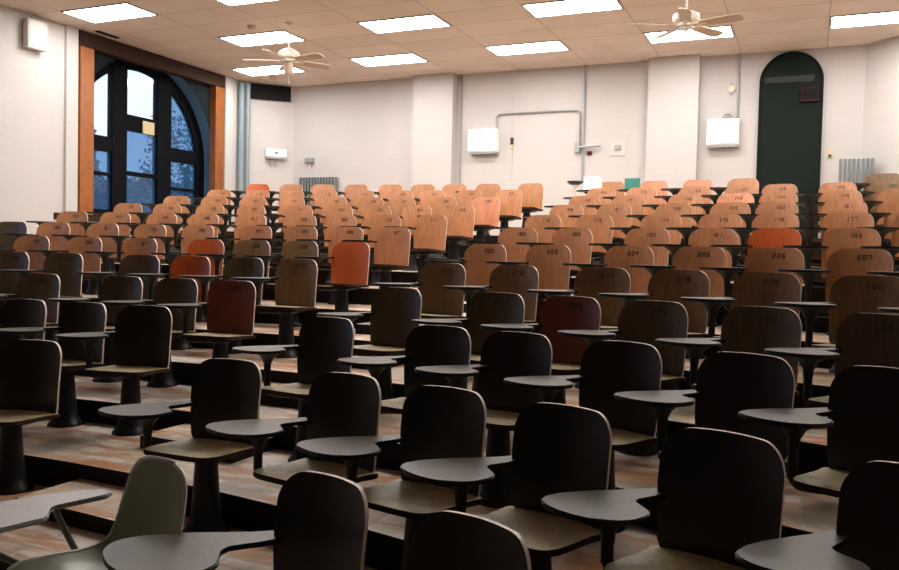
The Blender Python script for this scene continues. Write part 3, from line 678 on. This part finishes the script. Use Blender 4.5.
# ---- green moulded chair with its own tablet, loose in front of the aisle
def green_chair():
    t = thing('shell_chair', 'sage green moulded plastic chair with light-painted rim standing at the foot of the aisle', 'chair', (-2.185, 2.085, rowZ(-1)), math.radians(-15))
    # facing local -Y; shell swept from front lip of the seat up to the top of the back
    prof = [(-.23, .425), (-.20, .452), (-.10, .445), (.02, .435), (.10, .445), (.155, .485), (.185, .55), (.21, .63), (.232, .72), (.245, .775), (.25, .798)]
    wid = [.19, .205, .215, .215, .21, .20, .193, .19, .175, .14, .085]
    P = smooth_path([(0, y, z) for y, z in prof], 4); W = smooth_path([(w, 0, 0) for w in wid], 4); nx = 12
    bm = bmesh.new(); F, B = [], []
    for j, p in enumerate(P):
        a = P[min(j + 1, len(P) - 1)] - P[max(j - 1, 0)]; nr = Vector((0, -a.z, a.y)).normalized()
        if nr.z < 0 and j < 14: nr = -nr
        w = W[j].x; f, b = [], []
        for i in range(nx + 1):
            s = -1 + 2 * i / nx; up = .045 * (abs(s) ** 2.6)
            q = Vector((s * w, p.y, p.z)) + nr * up
            f.append(bm.verts.new(q)); b.append(bm.verts.new(q - nr * .008))
        F.append(f); B.append(b)
    for j in range(len(P) - 1):
        for i in range(nx):
            bm.faces.new((F[j][i], F[j][i + 1], F[j + 1][i + 1], F[j + 1][i])); bm.faces.new((B[j][i], B[j + 1][i], B[j + 1][i + 1], B[j][i + 1]))
    obj('shell', bm, 'green', t, True)
    rim = [F[j][0].co.copy() if False else None for j in range(0)]
    # rim bead, pale to paint in the light on the shell edge
    def rp(j, s):
        a = P[min(j + 1, len(P) - 1)] - P[max(j - 1, 0)]; nr = Vector((0, -a.z, a.y)).normalized()
        return Vector((s * W[j].x, P[j].y, P[j].z)) + nr * (.045 * abs(s) ** 2.6) - nr * .004
    loop = [rp(j, 1) for j in range(len(P))] + [rp(len(P) - 1, s) for s in (.75, .5, .25, 0, -.25, -.5, -.75)] + [rp(j, -1) for j in range(len(P) - 1, -1, -1)] + [rp(0, s) for s in (-.75, -.4, 0, .4, .75, 1)]
    bm = bmesh.new(); tube(bm, loop, .0075, 8); obj('rim', bm, 'greenrim', t, True)
    for sx in (-1, 1):
        for sy in (-1, 1):
            bm = bmesh.new(); tube(bm, smooth_path([(sx * .10, sy * .06, .418), (sx * .16, sy * .13, .405), (sx * .185, sy * .17, .37), (sx * .215, sy * .225, .0)], 4), .0125, 10); obj('leg', bm, 'tube', t, True)
    # tablet on the sitter's right (local -X)
    bm = bmesh.new(); o = [(-.205, .115), (-.225, .145), (-.275, .145), (-.34, .07), (-.37, -.03), (-.39, -.18), (-.40, -.42), (-.36, -.48), (-.14, -.47), (-.10, -.43), (-.105, -.165), (-.125, -.14), (-.205, -.10), (-.22, -.075)]
    slab(bm, o, .645, .663, .005); obj('tablet', bm, 'greytop', t)
    for y0, y1 in ((-.02, .03), (-.34, -.14)):
        bm = bmesh.new(); tube(bm, smooth_path([(-.31, y0 - .04, .640), (-.312, y0 - .01, .628), (-.305, y0, .59), (-.245, y1, .44), (-.19, y1 + .01, .412), (-.13, y1 + .02, .405)], 5), .014, 10, 0, .8); obj('tablet_strut', bm, 'tube', t, True)
green_chair()

# ---- small things standing at the back
bm = bmesh.new(); box(bm, (-.11, -.012, 0), (.11, .012, .16), bev=.003)
def on_tablet(k, i, table): 
    x = table[k][i]; yb = arcY(rowR(k), x); d = Vector((ARC_X - x, ARC_Y - yb, 0)).normalized()
    u = Vector((d.y, -d.x, 0)); return Vector((x, yb, rowZ(k) + .693)), d, u
p, d, u = on_tablet(10, 1, RIGHT); q = p + u * .20 + d * .36
tag(obj('teal_folder', bm, 'teal', None, False, q), 'teal folder standing on a tablet in the rearmost row', 'folder')
p, d, u = on_tablet(10, 0, RIGHT); q = p + u * .17 + d * .34
bm = bmesh.new(); box(bm, (-.12, -.08, 0), (.12, .08, .19), bev=.006)
tag(obj('white_box', bm, 'pale', None, False, q), 'plain white box on the aisle-end tablet of the rearmost row', 'box')
st = thing('ash_stand', 'dark dish on a grey post behind the rearmost row', 'stand', (-3.46, 12.75, Z11))
bm = bmesh.new(); lathe(bm, [(.14, 0), (.13, .02), (.04, .04)], 20); obj('stand_base', bm, 'grey', st, True)
bm = bmesh.new(); lathe(bm, [(.055, .03), (.05, .80), (.06, .86)], 16); obj('stand_post', bm, 'fanwhite', st, True)
bm = bmesh.new(); lathe(bm, [(.06, .855), (.10, .875), (.135, .905), (.13, .915), (.02, .90)], 24); obj('stand_dish', bm, 'black', st, True)

# ------------------------------------------------------------------ outside the window
bm = bmesh.new(); box(bm, (-60, -20, -1.3), (XL - .6, 60, -1.2)); o = obj('ground', bm, mat('lawn', (.05, .09, .08), .9)); o['kind'] = 'structure'
leafm = mat('dusk_foliage', (.035, .07, .085), .8); barkm = mat('bark', (.03, .03, .03), .9)
g = N(leafm); g.l(g.ramp(g.noise(g.mapped(), 3.5, 6), [(.35, (.012, .03, .04)), (.65, (.10, .19, .24))]), g.b.inputs['Base Color'])
def tree(x, y, h, r, label, seed):
    rd = random.Random(seed); t = thing('tree', label, 'tree', (x, y, -1.2), 0, 'trees outside the window')
    bm = bmesh.new(); tube(bm, smooth_path([(0, 0, 0), (.1, .05, h * .4), (0, 0, h * .75)], 4), .14, 10); obj('trunk', bm, barkm, t, True)
    bm = bmesh.new()
    for i in range(2600):
        a = rd.uniform(0, 2 * PI); zz = rd.uniform(.22, 1); rr = r * math.sqrt(rd.random()) * (1.15 - .8 * (zz - .22)); q = rd.uniform(.05, .12)
        mx = Matrix.LocRotScale((rr * math.cos(a), rr * math.sin(a), h * zz), Matrix.Rotation(rd.uniform(0, 6), 3, Vector((rd.random(), rd.random(), rd.random())).normalized()), (q, q * .7, q * .3))
        V = [bm.verts.new(mx @ Vector(c)) for c in ((1, 0, 0), (0, 1, 0), (-1, 0, 0), (0, -1, 0), (0, 0, 1), (0, 0, -1))]
        for j in range(4):
            bm.faces.new((V[j], V[(j + 1) % 4], V[4])); bm.faces.new((V[(j + 1) % 4], V[j], V[5]))
    obj('crown', bm, leafm, t)
for i, (x, y, h, r) in enumerate(((-14.5, 12.6, 5.6, 1.1), (-17, 15.8, 4.7, 1.5), (-20, 20.5, 5.2, 1.8), (-24, 27, 8.5, 2.6))):
    tree(x, y, h, r, ['slim dark tree outside the window, tallest against the sky', 'rounded dark tree outside behind the middle pane', 'broad tree outside behind the far lower panes', 'distant tall tree outside, farthest behind the window'][i], 11 + i)
bd = thing('house', 'long blue-grey building seen through the lower middle panes', 'building', (-34, 34, -1.2), math.radians(40))
bm = bmesh.new(); box(bm, (-14, -3, 0), (14, 3, 4.6)); obj('house_wall', bm, mat('house_wall', (.18, .27, .36), .8), bd)
bm = bmesh.new(); extrude_poly(bm, [(-3.4, 4.6), (3.4, 4.6), (0, 6.6)], -14.4, 14.4, 'x'); obj('house_roof', bm, mat('house_roof', (.10, .15, .2), .8), bd)
for i in range(8):
    bm = bmesh.new(); box(bm, (-12.8 + i * 3.4, -3.05, 1.4), (-11.4 + i * 3.4, -2.98, 3.4)); obj('house_window', bm, mat('house_window', (.4, .5, .58), .2), bd)

# ------------------------------------------------------------------ world, camera, view
w = bpy.data.worlds.new('world'); bpy.context.scene.world = w; w.use_nodes = True
bg = w.node_tree.nodes['Background']; bg.inputs[0].default_value = (.86, .93, 1.0, 1); bg.inputs[1].default_value = 1.15
cam = bpy.data.cameras.new('camera'); co = bpy.data.objects.new('camera', cam); C.objects.link(co)
f, yaw, pitch, roll = 818.74, -.413925, -.035831, .022911
fw = Vector((math.sin(yaw) * math.cos(pitch), math.cos(yaw) * math.cos(pitch), math.sin(pitch))); rt = Vector((math.cos(yaw), -math.sin(yaw), 0)); up = rt.cross(fw)
r2 = math.cos(roll) * rt + math.sin(roll) * up; u2 = -math.sin(roll) * rt + math.cos(roll) * up
mx = Matrix((r2, u2, -fw)).transposed().to_4x4(); mx.translation = (0, 0, EYE); co.matrix_world = mx
cam.sensor_width = 36; cam.lens = f / 899 * 36; cam.clip_start = .05; cam.clip_end = 200
sc = bpy.context.scene; sc.camera = co
sc.view_settings.view_transform = 'Standard'; sc.view_settings.look = 'None'; sc.view_settings.gamma = 1; sc.view_settings.use_curve_mapping = False
sc.view_settings.exposure = 0.3
